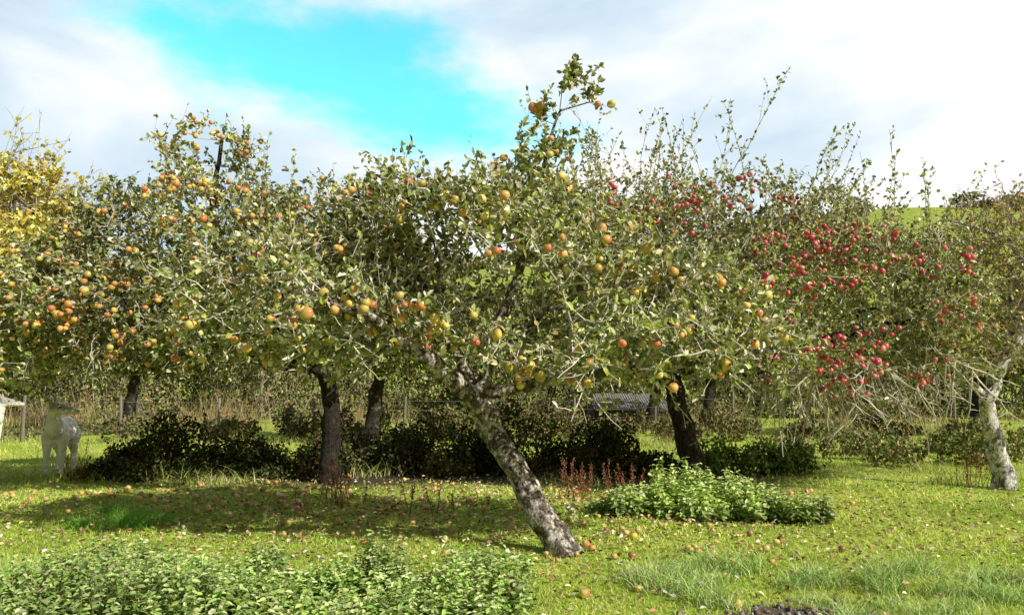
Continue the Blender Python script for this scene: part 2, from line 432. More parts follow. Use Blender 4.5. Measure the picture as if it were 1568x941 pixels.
tree('apple_tree',
     [(-2.8, 12.6, -0.05), (-2.82, 12.6, 0.5), (-2.8, 12.55, 1.1), (-2.9, 12.5, 1.7)], [0.15, 0.14, 0.135, 0.13],
     [([(-3.6, 12.3, 2.3), (-4.4, 12.0, 3.1), (-4.5, 11.9, 4.2), (-4.4, 11.9, 5.2)], [0.1, 0.08, 0.05, 0.025], (-2.9, 12.5, 1.7)),
      ([(-3.6, 12.2, 1.95), (-5.0, 11.8, 2.3), (-6.4, 11.4, 2.6)], [0.09, 0.07, 0.03], (-2.9, 12.5, 1.6)),
      ([(-2.5, 12.4, 2.4), (-2.4, 12.2, 3.3), (-2.6, 12, 4.2)], [0.09, 0.06, 0.03], (-2.9, 12.5, 1.7))],
     [(-4.5, 12, 3.35, 2.3, 1.8, 1.25), (-5.0, 11.6, 2.5, 2.4, 1.7, 0.75), (-4.5, 11.8, 4.8, 0.7, 0.7, 0.6, ), (-4.25, 11.8, 5.5, .25, .3, .35), (-6.4, 11.2, 2.7, 1.0, 1.1, 0.9), (-2.7, 12.1, 3.6, 1.3, 1.2, 1.0), (-3.2, 11.8, 2.3, 1.6, 1.4, 0.6), (-5.1,11.8,5.0,.22,.3,.35), (-6.6, 10.8, 1.9, .9, .9, .45)],
     2200, 3, 7, 0.077, GREENS, GW, M_bark_dark, (0.58, 0.53, 0.44),
     apple=[([(-4.5, 10.8, 3.5, 2.6, 2.0, 1.7, .5), (-4.5, 11.3, 4.9, 1, 1, 1, .12), (-6.2, 10.6, 2.6, 1.5, 1.5, 1, .18), (-2.8, 11.0, 3.6, 1.5, 1.5, 1.5, .2)], 540, 2, 0.040, YEL, ORG, (0.0, 0.75))],
     shoots=[(22, (-4.4, 11.9, 4.6, 1.2, 1, 1.4), (0, 0, 1), (0.4, 0.9), 26, 0.25, 0.007), (14, (-3.0, 12, 4.4, 1.5, 1, .8), (0.2, 0, 1), (0.4, 0.8), 18, 0.25, 0.006),
             (100, (-4.8, 11.2, 2.2, 2.8, 2, .8), (0, -0.5, -.8), (0.3, 0.8), 2, 0.5, 0.009)],
     seed=5, thr=-0.6)

tree('apple_tree',
     [(2.82, 12.4, -0.05), (2.72, 12.4, 0.5), (2.55, 12.35, 1.1), (2.42, 12.3, 1.7)], [0.185, 0.16, 0.145, 0.13],
     [([(2.9, 12.2, 2.4), (3.5, 12, 3.2), (3.8, 12, 4.2)], [0.1, 0.07, 0.03], (2.42, 12.3, 1.7)),
      ([(3.4, 12.0, 1.95), (4.6, 11.7, 2.15), (5.8, 11.4, 2.5)], [0.09, 0.065, 0.03], (2.42, 12.3, 1.6)),
      ([(2.0, 12.2, 2.5), (1.5, 12.0, 3.4), (1.3, 12, 4.4)], [0.09, 0.06, 0.03], (2.42, 12.3, 1.7))],
     [(3.0, 12, 3.3, 2.2, 1.8, 1.3), (5.1, 11.6, 2.8, 1.6, 1.5, 1.05), (1.35, 12, 3.8, 1.0, 1.0, 0.9), (4.5, 11.3, 1.85, 1.7, 1.2, 0.55), (4.4, 12, 3.7, 1.2, 1.0, 0.75), (2.2, 11.8, 2.3, 1.6, 1.3, 0.6), (6.3, 11.7, 2.4, 0.9, 0.9, 0.85), (6.0, 11.6, 3.1, 0.7, .8, .6)],
     2200, 3, 7, 0.066, GREENS, GW, M_bark_dark, (0.64, 0.58, 0.49),
     apple=[([(2.7, 10.9, 3.5, 2.2, 1.8, 1.3, .42), (4.8, 10.6, 2.9, 1.6, 1.6, 1.3, .3), (1.4, 11.2, 3.8, 1, 1.2, .9, .13), (4.4, 10.5, 1.85, 1.4, 1, .5, .13), (3.3, 11.8, 4.3, 2.5, 1.5, .6, .12)], 260, 5, 0.037, REDB, REDH, (0.25, 1.0))],
     shoots=[(85, (3.2, 12, 4.1, 2.6, 1.6, 0.9), (0.12, 0, 1), (0.6, 1.6), 32, 0.2, 0.0075), (46, (1.5, 12, 4.1, 1.1, 1.2, 0.9), (-0.05, 0, 1), (0.6, 1.5), 28, 0.18, 0.0075),
             (40, (5.4, 11.6, 3.2, 1.2, 1.2, 0.8), (0.4, 0, 1), (0.5, 1.2), 28, 0.3, 0.007),
             (95, (4.9, 10.7, 1.55, 1.7, 1.2, 0.4), (0.2, -0.25, -1), (0.5, 1.0), 0, 0.35, 0.014), (60, (2.5, 11.2, 1.9, 1.6, 1.5, 0.5), (0.1, -0.3, -1), (0.3, 0.7), 1, 0.5, 0.010)],
     seed=8, thr=-0.6)

AUT = [(0.60, 0.45, 0.12), (0.52, 0.45, 0.15), (0.66, 0.47, 0.16), (0.38, 0.35, 0.12), (0.48, 0.28, 0.12)]
tree('apple_tree',
     [(7.3, 12.1, -0.05), (7.25, 12.1, 0.4), (7.12, 12.05, 0.9), (7.05, 12.0, 1.3), (7.25, 12, 1.75), (7.7, 12, 2.4)], [0.14, 0.125, 0.115, 0.11, 0.10, 0.09],
     [([(6.7, 11.9, 1.6), (6.3, 11.8, 2.0)], [0.06, 0.03], (7.05, 12, 1.3)),
      ([(7.8, 12, 3.2), (7.5, 12, 3.7), (7.0, 12, 3.9), (6.6, 12, 4.0)], [0.06, 0.035, 0.025, 0.015], (7.7, 12, 2.4)),
      ([(8.4, 12, 3.2), (9.2, 12, 4.2)], [0.07, 0.04], (7.7, 12, 2.4))],
     [(8.6, 12, 3.6, 1.9, 1.5, 1.0), (7.1, 12, 3.5, 0.9, 1, 0.7), (7.3, 12, 2.6, 1.0, 1.0, 0.8), (6.5, 12, 2.4, 0.6, .8, .6)],
     1000, 3, 2, 0.065, AUT+GREENS[:2], [3, 3, 2, 2, 1.5, 2, 2], M_bark_pale, (0.40, 0.31, 0.26),
     shoots=[(50, (7.6, 12, 4.0, 1.6, 1.6, 1.0), (-0.3, 0, 1), (0.3, 0.8), 4, 0.45, 0.009), (25, (7.0, 11.6, 2.2, 1, 1, .8), (-.5, -.3, -.6), (.3, .7), 1, .5, .009)],
     seed=12, thr=-0.8)

YL = [(0.80, 0.63, 0.11), (0.72, 0.62, 0.15), (0.60, 0.55, 0.17), (0.84, 0.58, 0.13), (0.42, 0.43, 0.12)]
tree('yellow_autumn_tree',
     [(-9.6, 12.8, -0.05), (-9.5, 12.8, 0.8), (-9.4, 12.7, 1.7)], [0.16, 0.15, 0.13],
     [([(-9.2, 12.5, 2.6), (-8.8, 12.5, 3.8), (-8.6, 12.5, 5)], [0.1, 0.06, 0.03], (-9.4, 12.7, 1.7)), ([(-8.6, 12.5, 1.9), (-7.8, 12.4, 2.1)], [0.06, 0.03], (-9.4, 12.7, 1.5))],
     [(-8.3, 12.8, 3.7, 1.6, 1.3, 1.1), (-8.2, 12.7, 4.5, 1.2, 1.2, 0.7, ), (-8.1, 12.4, 2.5, 1.2, 1.2, 0.7), (-7.6, 12.0, 3.3, .9, .9, .7)],
     1400, 3, 6, 0.09, YL, [4, 4, 3, 2, 1.6], M_bark_dark, (0.46, 0.40, 0.33),
     shoots=[(56, (-8.2, 12.6, 4.6, 1.6, 1.4, 1.2), (0.4, 0, 1), (0.6, 1.4), 6, 0.4, 0.008), (14, (-8.0, 12.5, 2.2, 1.4, 1.4, .8), (0.6, -.2, -.6), (0.4, 0.8), 1, 0.4, 0.008)],
     seed=15, thr=-0.4, leaf_thr=-0.5)

for (x, y, s_, sd) in [(-3.55, 19.8, 1.0, 21), (4.3, 25.5, 0.95, 22), (6.4, 27.0, 0.9, 23), (-11.5, 24, 1.0, 24), (12.5, 22, 1.0, 25), (1.2, 29, 0.9, 26)]:
    tree('apple_tree', [(x, y, -0.05), (x+0.15, y, 0.7), (x+0.3, y, 1.7)], [0.2, 0.17, 0.14], [],
         [(x+.2, y, 2.9, 2.1*s_, 1.8, 1.2*s_), (x-0.9, y, 2.3, 1.3, 1.3, 0.7), (x+1.2, y, 2.5, 1.3, 1.3, 0.9)],
         380, 3, 5, 0.14, GREENS+[(0.3, 0.2, 0.06)], GW+[2], M_bark_dark, (0.2, 0.18, 0.15), seed=sd, rt=0.007, thr=-0.8, leafmat=M_leaf_far)

# ------------------------------------------------------------ ground
M_g, nt, N, L = newmat('meadow')
out = N.new('ShaderNodeOutputMaterial'); p = N.new('ShaderNodeBsdfPrincipled'); p.inputs['Roughness'].default_value = 0.9; p.inputs['Specular IOR Level'].default_value = 0.1
tc = N.new('ShaderNodeTexCoord')
def noise(scale, det=5, rough=0.6):
    n = N.new('ShaderNodeTexNoise'); n.inputs['Scale'].default_value = scale; n.inputs['Detail'].default_value = det; n.inputs['Roughness'].default_value = rough
    L.new(tc.outputs['Object'], n.inputs['Vector']); return n
n1 = noise(0.55, 3); n2 = noise(14, 6, 0.75); n5 = noise(5, 3)
r = N.new('ShaderNodeValToRGB'); cr = r.color_ramp
cr.elements[0].position = 0.36; cr.elements[0].color = (0.30, 0.45, 0.05, 1); cr.elements[1].position = 0.66; cr.elements[1].color = (0.56, 0.63, 0.13, 1)
L.new(n1.outputs['Fac'], r.inputs[0])
r2 = N.new('ShaderNodeValToRGB'); r2.color_ramp.elements[0].position = 0.36; r2.color_ramp.elements[0].color = (0.36, 0.32, 0.24, 1); r2.color_ramp.elements[1].position = 0.62; r2.color_ramp.elements[1].color = (1.15, 1.15, 1.1, 1)
L.new(n2.outputs['Fac'], r2.inputs[0])
mm = N.new('ShaderNodeMix'); mm.data_type = 'RGBA'; mm.blend_type = 'MULTIPLY'; mm.inputs[0].default_value = 1
L.new(r.outputs[0], mm.inputs[6]); L.new(r2.outputs[0], mm.inputs[7])
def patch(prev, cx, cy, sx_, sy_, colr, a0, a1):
    """ragged-edged colour patch: bare earth in front, painted shade under the trees"""
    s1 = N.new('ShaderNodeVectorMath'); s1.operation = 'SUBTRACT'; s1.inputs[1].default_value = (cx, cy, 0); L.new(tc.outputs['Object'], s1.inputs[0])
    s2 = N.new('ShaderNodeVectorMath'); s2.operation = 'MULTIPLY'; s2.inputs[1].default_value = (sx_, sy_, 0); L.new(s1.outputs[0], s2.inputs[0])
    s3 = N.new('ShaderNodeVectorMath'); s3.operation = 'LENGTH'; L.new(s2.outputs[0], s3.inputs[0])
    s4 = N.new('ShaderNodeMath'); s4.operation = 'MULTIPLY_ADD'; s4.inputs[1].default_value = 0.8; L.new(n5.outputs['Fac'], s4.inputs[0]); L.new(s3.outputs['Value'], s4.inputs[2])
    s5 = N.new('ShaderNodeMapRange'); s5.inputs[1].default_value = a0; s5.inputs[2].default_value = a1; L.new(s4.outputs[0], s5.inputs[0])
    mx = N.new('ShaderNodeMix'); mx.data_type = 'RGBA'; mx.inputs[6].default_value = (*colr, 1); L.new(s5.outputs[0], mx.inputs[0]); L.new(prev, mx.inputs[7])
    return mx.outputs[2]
c_ = patch(mm.outputs[2], 1.9, 5.55, 1.5, 2.0, (0.15, 0.115, 0.09), 1.15, 1.4)
c_ = patch(c_, -2.2, 13.6, .24, .55, (0.07, 0.06, 0.035), 1.0, 1.6)  # tree shade painted into the ground colour, left back tree
c_ = patch(c_, 2.4, 13.3, .4, .6, (0.08, 0.065, 0.04), 1.0, 1.6)  # painted shade again, below the right back tree
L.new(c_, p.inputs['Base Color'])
bp = N.new('ShaderNodeBump'); bp.inputs['Strength'].default_value = 0.6; bp.inputs['Distance'].default_value = 0.05; L.new(n2.outputs['Fac'], bp.inputs['Height']); L.new(bp.outputs[0], p.inputs['Normal'])
L.new(p.outputs[0], out.inputs[0])
nx, ny = 221, 261
tx = np.linspace(-1, 1, nx); xs = np.sign(tx)*(np.abs(tx)*14+np.abs(tx)**4*1200)
ty = np.linspace(0, 1, ny); ys = -25+ty*55+ty**4*1900
X, Y = np.meshgrid(xs, ys)
V = np.stack([X, Y, gh(X, Y)], -1).reshape(-1, 3)
i = np.arange(ny-1)[:, None]; j = np.arange(nx-1)[None]
F = np.stack([i*nx+j, i*nx+j+1, (i+1)*nx+j+1, (i+1)*nx+j], -1).reshape(-1, 4)
make_mesh('ground', V, F, None, M_g, None, True)

# ------------------------------------------------------------ grass
def blades(P, h, w, lean, col, segs=2, acc=None):
    K = len(P)
    a = rng.uniform(0, 2*math.pi, K); wd = np.stack([np.cos(a), np.sin(a), np.zeros(K)], 1)
    b = rng.uniform(0, 2*math.pi, K); ld = np.stack([np.cos(b), np.sin(b), np.zeros(K)], 1)*lean[:, None]
    rows = []
    for q in range(segs+1):
        t = q/segs
        c = P+np.array([0, 0, 1])*(h*(t-0.35*t*t*np.minimum(lean, 1)))[:, None]+ld*(h*t*t)[:, None]
        ww = (w*(1-0.88*t)*0.5)[:, None]
        rows.append(c-wd*ww); rows.append(c+wd*ww)
    V = np.stack(rows, 1); n = 2*(segs+1)
    F = []
    for q in range(segs): F.append((np.arange(K)*n)[:, None]+np.array([[2*q, 2*q+1, 2*q+3, 2*q+2]]))
    F = np.stack(F, 1)
    acc.add(V, F, np.repeat(col, n, 0))
G = Acc()
n = 200000
u = rng.random(n); y0, y1 = 4.6, 34
yy = y0/(1-u*(1-y0/y1)); xx = rng.uniform(-0.78, 0.78, n)*(yy+0.5)
soil_or_shade = (((xx-1.9)*1.5)**2+((yy-5.55)*2.0)**2) < rng.uniform(0.3, 1.0, n)
soil_or_shade |= (((xx+2.2)*.24)**2+((yy-13.6)*.55)**2) < rng.uniform(0.1, 0.9, n)  # blades thinned over the painted tree shade too
soil_or_shade |= (((xx-2.4)*.4)**2+((yy-13.3)*.6)**2) < rng.uniform(0.1, 0.9, n)
xx, yy = xx[~soil_or_shade], yy[~soil_or_shade]; n = len(xx)
P = np.stack([xx, yy, gh(xx, yy)-0.005], 1)
pn = lfn(P*[1, 1, 0], 1.6, 50)
h = (0.028+0.025*rng.random(n)+0.03*np.clip(pn, 0, 1))*(0.8+yy/22); w = 0.005*(0.6+yy/9)
c = pal(n, [(0.45, 0.64, 0.075), (0.62, 0.73, 0.13), (0.70, 0.68, 0.26), (0.27, 0.45, 0.05), (0.68, 0.58, 0.33)], [4, 4, 2.0, 2, .8], 0.22)
c *= (1+0.2*lfn(P*[1, 1, 0], 0.9, 51)+0.15*lfn(P*[1, 1, 0], 3.1, 52))[:, None]
blades(P, h, w, rng.uniform(0.4, 1.5, n), np.clip(c, .01, .85), 2, G)
def tussock(cx, cy, rx, ry, n, hh, cols, ws, ww=0.007):
    a = rng.normal(size=(n, 2))*0.5
    x = cx+a[:, 0]*rx; y = cy+a[:, 1]*ry
    P = np.stack([x, y, gh(x, y)-0.01], 1)
    blades(P, hh*rng.uniform(0.5, 1.2, n), np.full(n, ww), rng.uniform(0.2, 1.5, n), pal(n, cols, ws, 0.2), 4, G)
TG = [(0.40, 0.60, 0.14), (0.54, 0.68, 0.24), (0.70, 0.72, 0.42), (0.22, 0.38, 0.07)]
for k in range(34):
    tussock(rng.uniform(1.0, 4.8), 6.35+rng.normal(0, .32), 0.16, 0.13, 170, 0.2*rng.uniform(.6, 1.5), TG, [3, 3, 1.5, 2])
for k in range(18):
    tussock(rng.uniform(2.5, 4.4), rng.uniform(5.1, 5.9), 0.18, 0.14, 170, 0.17*rng.uniform(.6, 1.3), TG, [3, 3, 1.5, 2])
for k in range(7): tussock(-4.1+rng.normal(0, .4), 9.0+rng.normal(0, .25), 0.25, 0.2, 200, 0.2, [(0.28, 0.58, 0.09), (0.20, 0.46, 0.06)], [1, 1])
for k in range(6): tussock(rng.uniform(-4.6, -3.8), rng.uniform(6.3, 7.0), 0.25, 0.2, 160, 0.2, TG, [3, 3, 1, 2])
for k in range(90):
    y = rng.uniform(12.5, 26); x = rng.uniform(-.65, .65)*y
    tussock(x, y, 0.6, 0.3, 130, 0.3*rng.uniform(.6, 1.3), [(0.50, 0.56, 0.14), (0.58, 0.49, 0.26), (0.3, 0.4, 0.09)], [2, 1.5, 1], 0.012)
G.build('grass', M_grass)

G = Acc()
n = 22000
x = rng.uniform(-26, 26, n); y = rng.uniform(25, 32, n)
keep = lfn(np.stack([x, y, x*0], 1), 1.2, 61) > 0.15
x, y = x[keep], y[keep]; n = len(x)
P = np.stack([x, y, gh(x, y)], 1)
hs = (0.7+0.5*lfn(P, 1.7, 62))*np.where(x < -2, 1.3, .7)
blades(P, np.clip(hs, .2, 2)*rng.uniform(0.4, 1.2, n), np.full(n, 0.02), rng.uniform(0.05, 0.8, n), pal(n, [(0.44, 0.31, 0.19), (0.36, 0.2, 0.13), (0.3, 0.32, 0.1), (0.5, 0.42, 0.27)], [2.5, 3, 4, .8], 0.3), 3, G)
G.build('dry_weeds', M_grass)

# ------------------------------------------------------------ bushes
def bush(name, blobs, nl, size, cols, ws, stems=60, scol=(0.12, 0.07, 0.05), power=4.0, thr=-0.6, f=2.5, seed=1, mat=None, stemr=0.006, up=0.6):
    e = empty(name)
    p = in_blobs(nl, blobs, power, thr, f, seed)
    p = p[p[:, 2] > gh(p[:, 0], p[:, 1])+0.01]
    n = len(p); A = Acc()
    D = rng.normal(0, 1, (n, 3)); sz = size*rng.uniform(0.6, 1.3, n)
    A.add(*leaves(p, D, rng.normal(0, 0.6, (n, 3))+[0.2, -0.3, up], sz, sz*0.62, np.clip(pal(n, cols, ws, 0.28)*(1+.25*lfn(p, 1.2/max(size*4, .3), seed+5))[:, None], .01, .8)))
    A2 = Acc()
    if stems:
        B = np.array(blobs)
        k = rng.integers(0, len(B), stems)
        x0 = B[k, 0]+rng.uniform(-.7, .7, stems)*B[k, 3]; y0 = B[k, 1]+rng.uniform(-.6, .6, stems)*B[k, 4]
        P0 = np.stack([x0, y0, gh(x0, y0)-0.02], 1)
        P2 = B[k, :3]+norm(rng.normal(size=(stems, 3))+[0, 0, .8])*B[k, 3:6]*rng.uniform(0.9, 1.45, (stems, 1))
        P1 = (P0+P2)/2+rng.normal(0, 0.12, (stems, 3))*B[k, 5:6]
        V, F = tubes(np.stack([P0, P1, P2], 1), np.tile([stemr, stemr*.8, stemr*.4], (stems, 1)), 4)
        A2.add(V, F, np.array(scol)); A2.build('stems', M_twig, e)
        q = np.repeat(np.arange(stems), 14); t = rng.uniform(0, 1.0, (len(q), 1))
        pp = P1[q]*(1-t)+P2[q]*t+rng.normal(0, size*.35, (len(q), 3)); s2 = size*rng.uniform(.6, 1.2, len(q))
        A.add(*leaves(pp, rng.normal(size=(len(q), 3)), rng.normal(0, .6, (len(q), 3))+[0, 0, .6], s2, s2*.62, pal(len(q), cols, ws, .3)))
    A.build('foliage', mat or M_leaf_far, e)
    return e
def thicket(x0, x1, y, dy, hmax, n):
    out = []
    for k in range(n):
        x = x0+(x1-x0)*(k+rng.random())/n; r = rng.uniform(.18, .5)
        e = max(0.05, math.sin((x-x0)/(x1-x0)*math.pi))**.3
        h = hmax*e*rng.uniform(.28, .62)*(1+.3*math.sin(x*4.1+y))
        out.append((x, y+rng.normal(0, dy), h*.75, r, r*.8, h))
    return out
DK = [(0.065, 0.09, 0.027), (0.11, 0.135, 0.04), (0.04, 0.055, 0.018), (0.15, 0.09, 0.06)]
bush('bramble_bush', thicket(-6.9, -3.7, 13.5, .35, .85, 32), 9500, 0.065, DK, [4, 3, 3, 1], 300, seed=31)
bush('bramble_bush', thicket(-3.4, 2.7, 13.9, .35, .95, 64), 19000, 0.065, DK, [4, 3, 3, 2], 480, seed=32)
bush('bramble_bush', thicket(3.1, 4.9, 13.6, .3, .75, 16), 4500, 0.065, [(0.22, 0.34, 0.08), (0.30, 0.42, 0.12)]+DK[:1], [3, 2, 2], 130, seed=33)
bush('bramble_bush', thicket(-3.8, -1.8, 15.5, .4, .75, 16), 5000, 0.07, DK, [4, 3, 3, 2], 160, seed=34)
bush('bramble_bush', thicket(5.2, 12, 17, .9, .6, 26), 5000, 0.08, [(0.28, 0.32, 0.1), (0.36, 0.27, 0.15), (0.17, 0.23, 0.06)], [3, 2, 2], 260, (0.3, .2, .14), seed=35)
bush('bramble_bush', thicket(-14, 12, 22.5, 1.0, .9, 70), 11000, 0.10, [(0.2, 0.21, 0.08), (0.30, 0.19, 0.12), (0.12, 0.15, 0.05)], [3, 2, 3], 800, (0.34, .22, .16), seed=36, stemr=.009)

OL = [(0.15, 0.16, 0.06), (0.22, 0.22, 0.08), (0.08, 0.10, 0.034), (0.32, 0.2, 0.12), (0.38, 0.31, 0.16), (0.22, 0.29, 0.08)]
OW = [3, 3, 3.4, 1.4, 1.0, 2]
hb = []
for x in np.arange(-34, 36, 1.3):
    t = 1.4+0.5*math.sin(x*1.7)+0.3*math.sin(x*0.63+1)+(0.5 if x < -6 else 0)+rng.normal(0, .25)
    hb.append((x, 34+1.5*math.sin(x*.8), t*0.7, 1.3, 1.3, t))
bush('hedgerow', hb, 44000, 0.16, OL, OW, 1800, (0.34, 0.28, 0.22), thr=-0.4, f=1.5, seed=41, stemr=0.02)
tb = []
for x in np.arange(-46, 50, 3.6):
    t = 2.6+1.0*math.sin(x*1.1)+0.6*math.sin(x*2.3+1)
    tb.append((x, 48+2*math.sin(x), t*.9+1, 2.7, 2.2, t))
bush('hedgerow', tb, 40000, 0.30, OL, OW, 500, (0.26, 0.22, 0.18), thr=-0.5, f=0.9, seed=42, stemr=0.04)
db = []
for k in range(120):
    y = rng.uniform(225, 300); x = rng.uniform(-190, 210)
    db.append((x, y, gh(x, y)+2.0, rng.uniform(3, 7), 4, rng.uniform(1.6, 3.6)))
for x in np.arange(40, 190, 4.5):
    y = 150+0.2*x; db.append((x, y, gh(x, y)+1.2, 3, 2, 2.0))
for x in np.arange(-180, 10, 4.5):
    y = 160-0.1*x; db.append((x, y, gh(x, y)+1.5, 3.4, 2, 3.0))
bush('distant_trees', db, 46000, 1.0, OL+[(0.38, 0.25, 0.09)], OW+[1.5], 0, thr=-0.6, f=0.4, seed=43)

# ------------------------------------------------------------ nettles
def nettles(name, inside, n, x0, x1, y0, y1, hr, lsz, cols, ws):
    e = empty(name)
    x = rng.uniform(x0, x1, n*3); y = rng.uniform(y0, y1, n*3)
    k = inside(x, y); x, y = x[k][:n], y[k][:n]; n = len(x)
    H = hr[0]+(hr[1]-hr[0])*rng.random(n)
    H *= 0.8+0.4*lfn(np.stack([x, y, x*0], 1), 3.2, 71)
    B = np.stack([x, y, gh(x, y)-0.01], 1); T = B+np.stack([rng.normal(0, .05, n), rng.normal(0, .05, n), H], 1)
    V, F = tubes(np.stack([B, (B+T)/2+rng.normal(0, .01, (n, 3)), T], 1), np.tile([.003, .0025, .0015], (n, 1)), 3)
    A = Acc(); A.add(V, F, (0.24, 0.26, 0.1)); A.build('stems', M_twig, e)
    A = Acc(); m = 9
    pc = (1+0.3*lfn(np.stack([x, y, x*0], 1), 3, 72))[:, None]
    for q in range(m):
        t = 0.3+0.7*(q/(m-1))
        p = B+(T-B)*t
        a = q*math.pi/2+rng.uniform(0, 6.28, n)*0.15+np.arange(n)*1.7
        for sgn in (1, -1):
            D = np.stack([np.cos(a)*sgn, np.sin(a)*sgn, 0.1+rng.normal(0, .25, n)], 1)
            s = lsz*(1.25-0.75*t)*rng.uniform(0.75, 1.25, n)
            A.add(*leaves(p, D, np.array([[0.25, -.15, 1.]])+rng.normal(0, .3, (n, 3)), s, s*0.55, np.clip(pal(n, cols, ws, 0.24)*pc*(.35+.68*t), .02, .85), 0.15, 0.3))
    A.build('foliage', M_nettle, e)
NC = [(0.37, 0.52, 0.12), (0.50, 0.63, 0.22), (0.24, 0.39, 0.08), (0.62, 0.67, 0.36)]
def ins1(x, y):
    top = 6.9+0.3*np.sin(x*2.2+1)+.15*np.sin(x*5.3)-0.35*np.clip((-2.0-x), 0, 3)
    edge = 0.0+0.14*np.sin(y*6)
    return (y < top) & (x < edge) & (x > -3.9+0.2*np.sin(y*3)) & (lfn(np.stack([x, y, x*0], 1), 3.3, 77) > -0.65)
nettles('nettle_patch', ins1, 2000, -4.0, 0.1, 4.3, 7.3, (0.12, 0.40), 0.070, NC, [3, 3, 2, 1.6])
nettles('nettle_patch', lambda x, y: (((x-2.15)/1.0)**2+((y-9.5)/.45)**2 < 1+.5*np.sin(x*7)), 340, 1.0, 3.3, 8.8, 10.1, (0.2, 0.52), 0.105, NC, [3, 4, 1, 2])
nettles('nettle_patch', lambda x, y: (((x-3.3)/.35)**2+((y-9.3)/.3)**2 < 1), 60, 2.9, 3.7, 8.9, 9.7, (0.2, 0.4), 0.09, NC, [3, 4, 1, 2])

def dock(cx, cy, n, hh):
    e = empty('dock_weed')
    x = cx+rng.normal(0, .22, n); y = cy+rng.normal(0, .12, n)
    B = np.stack([x, y, gh(x, y)], 1); T = B+np.stack([rng.normal(0, .08, n), rng.normal(0, .08, n), hh*rng.uniform(.6, 1.15, n)], 1)
    A = Acc(); V, F = tubes(np.stack([B, (B+T)/2+rng.normal(0, .015, (n, 3)), T], 1), np.tile([.005, .004, .002], (n, 1)), 4)
    A.add(V, F, (0.28, 0.11, 0.07))
    k = np.repeat(np.arange(n), 45); t = rng.uniform(.4, 1, len(k))[:, None]
    p = B[k]+(T[k]-B[k])*t+rng.normal(0, .012, (len(k), 3))
    A2 = Acc(); A2.add(*leaves(p, rng.normal(size=(len(k), 3)), rng.normal(size=(len(k), 3)), 0.02, 0.014, pal(len(k), [(0.30, 0.12, 0.08), (0.36, 0.19, 0.11)], [1, 1])))
    A.build('stalks', M_twig, e); A2.build('seed_heads', M_leaf_far, e)
dock(-2.15, 10.4, 16, 0.55); dock(0.95, 10.9, 16, 0.5); dock(-0.95, 9.9, 5, 0.4); dock(-6.9, 13.0, 8, .6); dock(6.9, 12.3, 10, .5); dock(1.6, 11.4, 8, .45)

# ------------------------------------------------------------ fallen apples and leaves
A = Acc()
def drop(n, cx, cy, sx, sy, base, blush):
    x = cx+rng.normal(0, sx, n); y = cy+rng.normal(0, sy, n); k = (y > 5) & ~((x < 0.1) & (y < 7.1)); x, y = x[k], y[k]; n = len(x)
    r = 0.034*rng.uniform(.65, 1.15, n)
    apples(np.stack([x, y, gh(x, y)+r*0.7+0.010], 1), r, np.array(base)[rng.integers(0, len(base), n)]*rng.uniform(.65, 1.05, (n, 1)), np.array(blush)[rng.integers(0, len(blush), n)], rng.uniform(.0, .45, (n, 1)), A)
FB = YEL+[(0.38, 0.21, 0.09), (0.72, 0.62, 0.2), (.78, .66, .24)]
drop(150, -3.5, 11.2, 2.1, 0.7, FB, ORG); drop(60, -1.2, 9.9, 1.5, 0.9, FB, ORG); drop(42, 1.1, 8.2, 1.0, .7, FB, ORG); drop(8, 1.4, 7.2, .6, .4, FB, ORG); drop(5, 1.0, 6.2, .6, .4, FB, ORG)
drop(26, 2.6, 11, 1.3, .7, REDB+FB[:1], ORG)
A.build('fallen_apples', M_apple, None, True)
n = 7000
x = rng.normal(0, 3.9, n); y = 9.8+rng.normal(0, 2.2, n); k = (y > 5) & (y < 16); x, y = x[k], y[k]; n = len(x)
A = Acc(); p = np.stack([x, y, gh(x, y)+rng.uniform(.02, .055, n)], 1)
D = rng.normal(size=(n, 3))*[1, 1, .3]
A.add(*leaves(p, D, np.array([[0, 0, 1.]])+rng.normal(0, .35, (n, 3)), .055, .034, pal(n, [(0.55, 0.41, 0.2), (0.38, 0.23, 0.13), (0.68, 0.6, 0.3), (0.22, 0.13, 0.08), (.7, .64, .54)], [3, 2, 2, 2, 1.5])))
A.build('fallen_leaves', M_leaf_far)

A = Acc(); n = 420
x = 1.9+rng.normal(0, .36, n); y = 5.55+rng.normal(0, .22, n); r = rng.uniform(.005, .024, n)
sb = np.array([[-1, -1, -1], [1, -1, -1], [1, 1, -1], [-1, 1, -1], [-.7, -.7, 1], [.7, -.7, 1], [.7, .7, 1], [-.7, .7, 1]])*.75
Fb = np.array([[0, 3, 2, 1], [4, 5, 6, 7], [0, 1, 5, 4], [1, 2, 6, 5], [2, 3, 7, 6], [3, 0, 4, 7]])
V = np.stack([x, y, gh(x, y)+r*.4], 1)[:, None]+(sb[None]+rng.normal(0, .3, (n, 8, 3)))*r[:, None, None]
A.add(V, Fb[None]+(np.arange(n)*8)[:, None, None], np.repeat(pal(n, [(0.17, 0.13, 0.11), (0.30, 0.25, 0.22), (.4, .36, .33)], [3, 2, 1]), 8, 0))
A.build('soil_clods', M_twig, None, True)

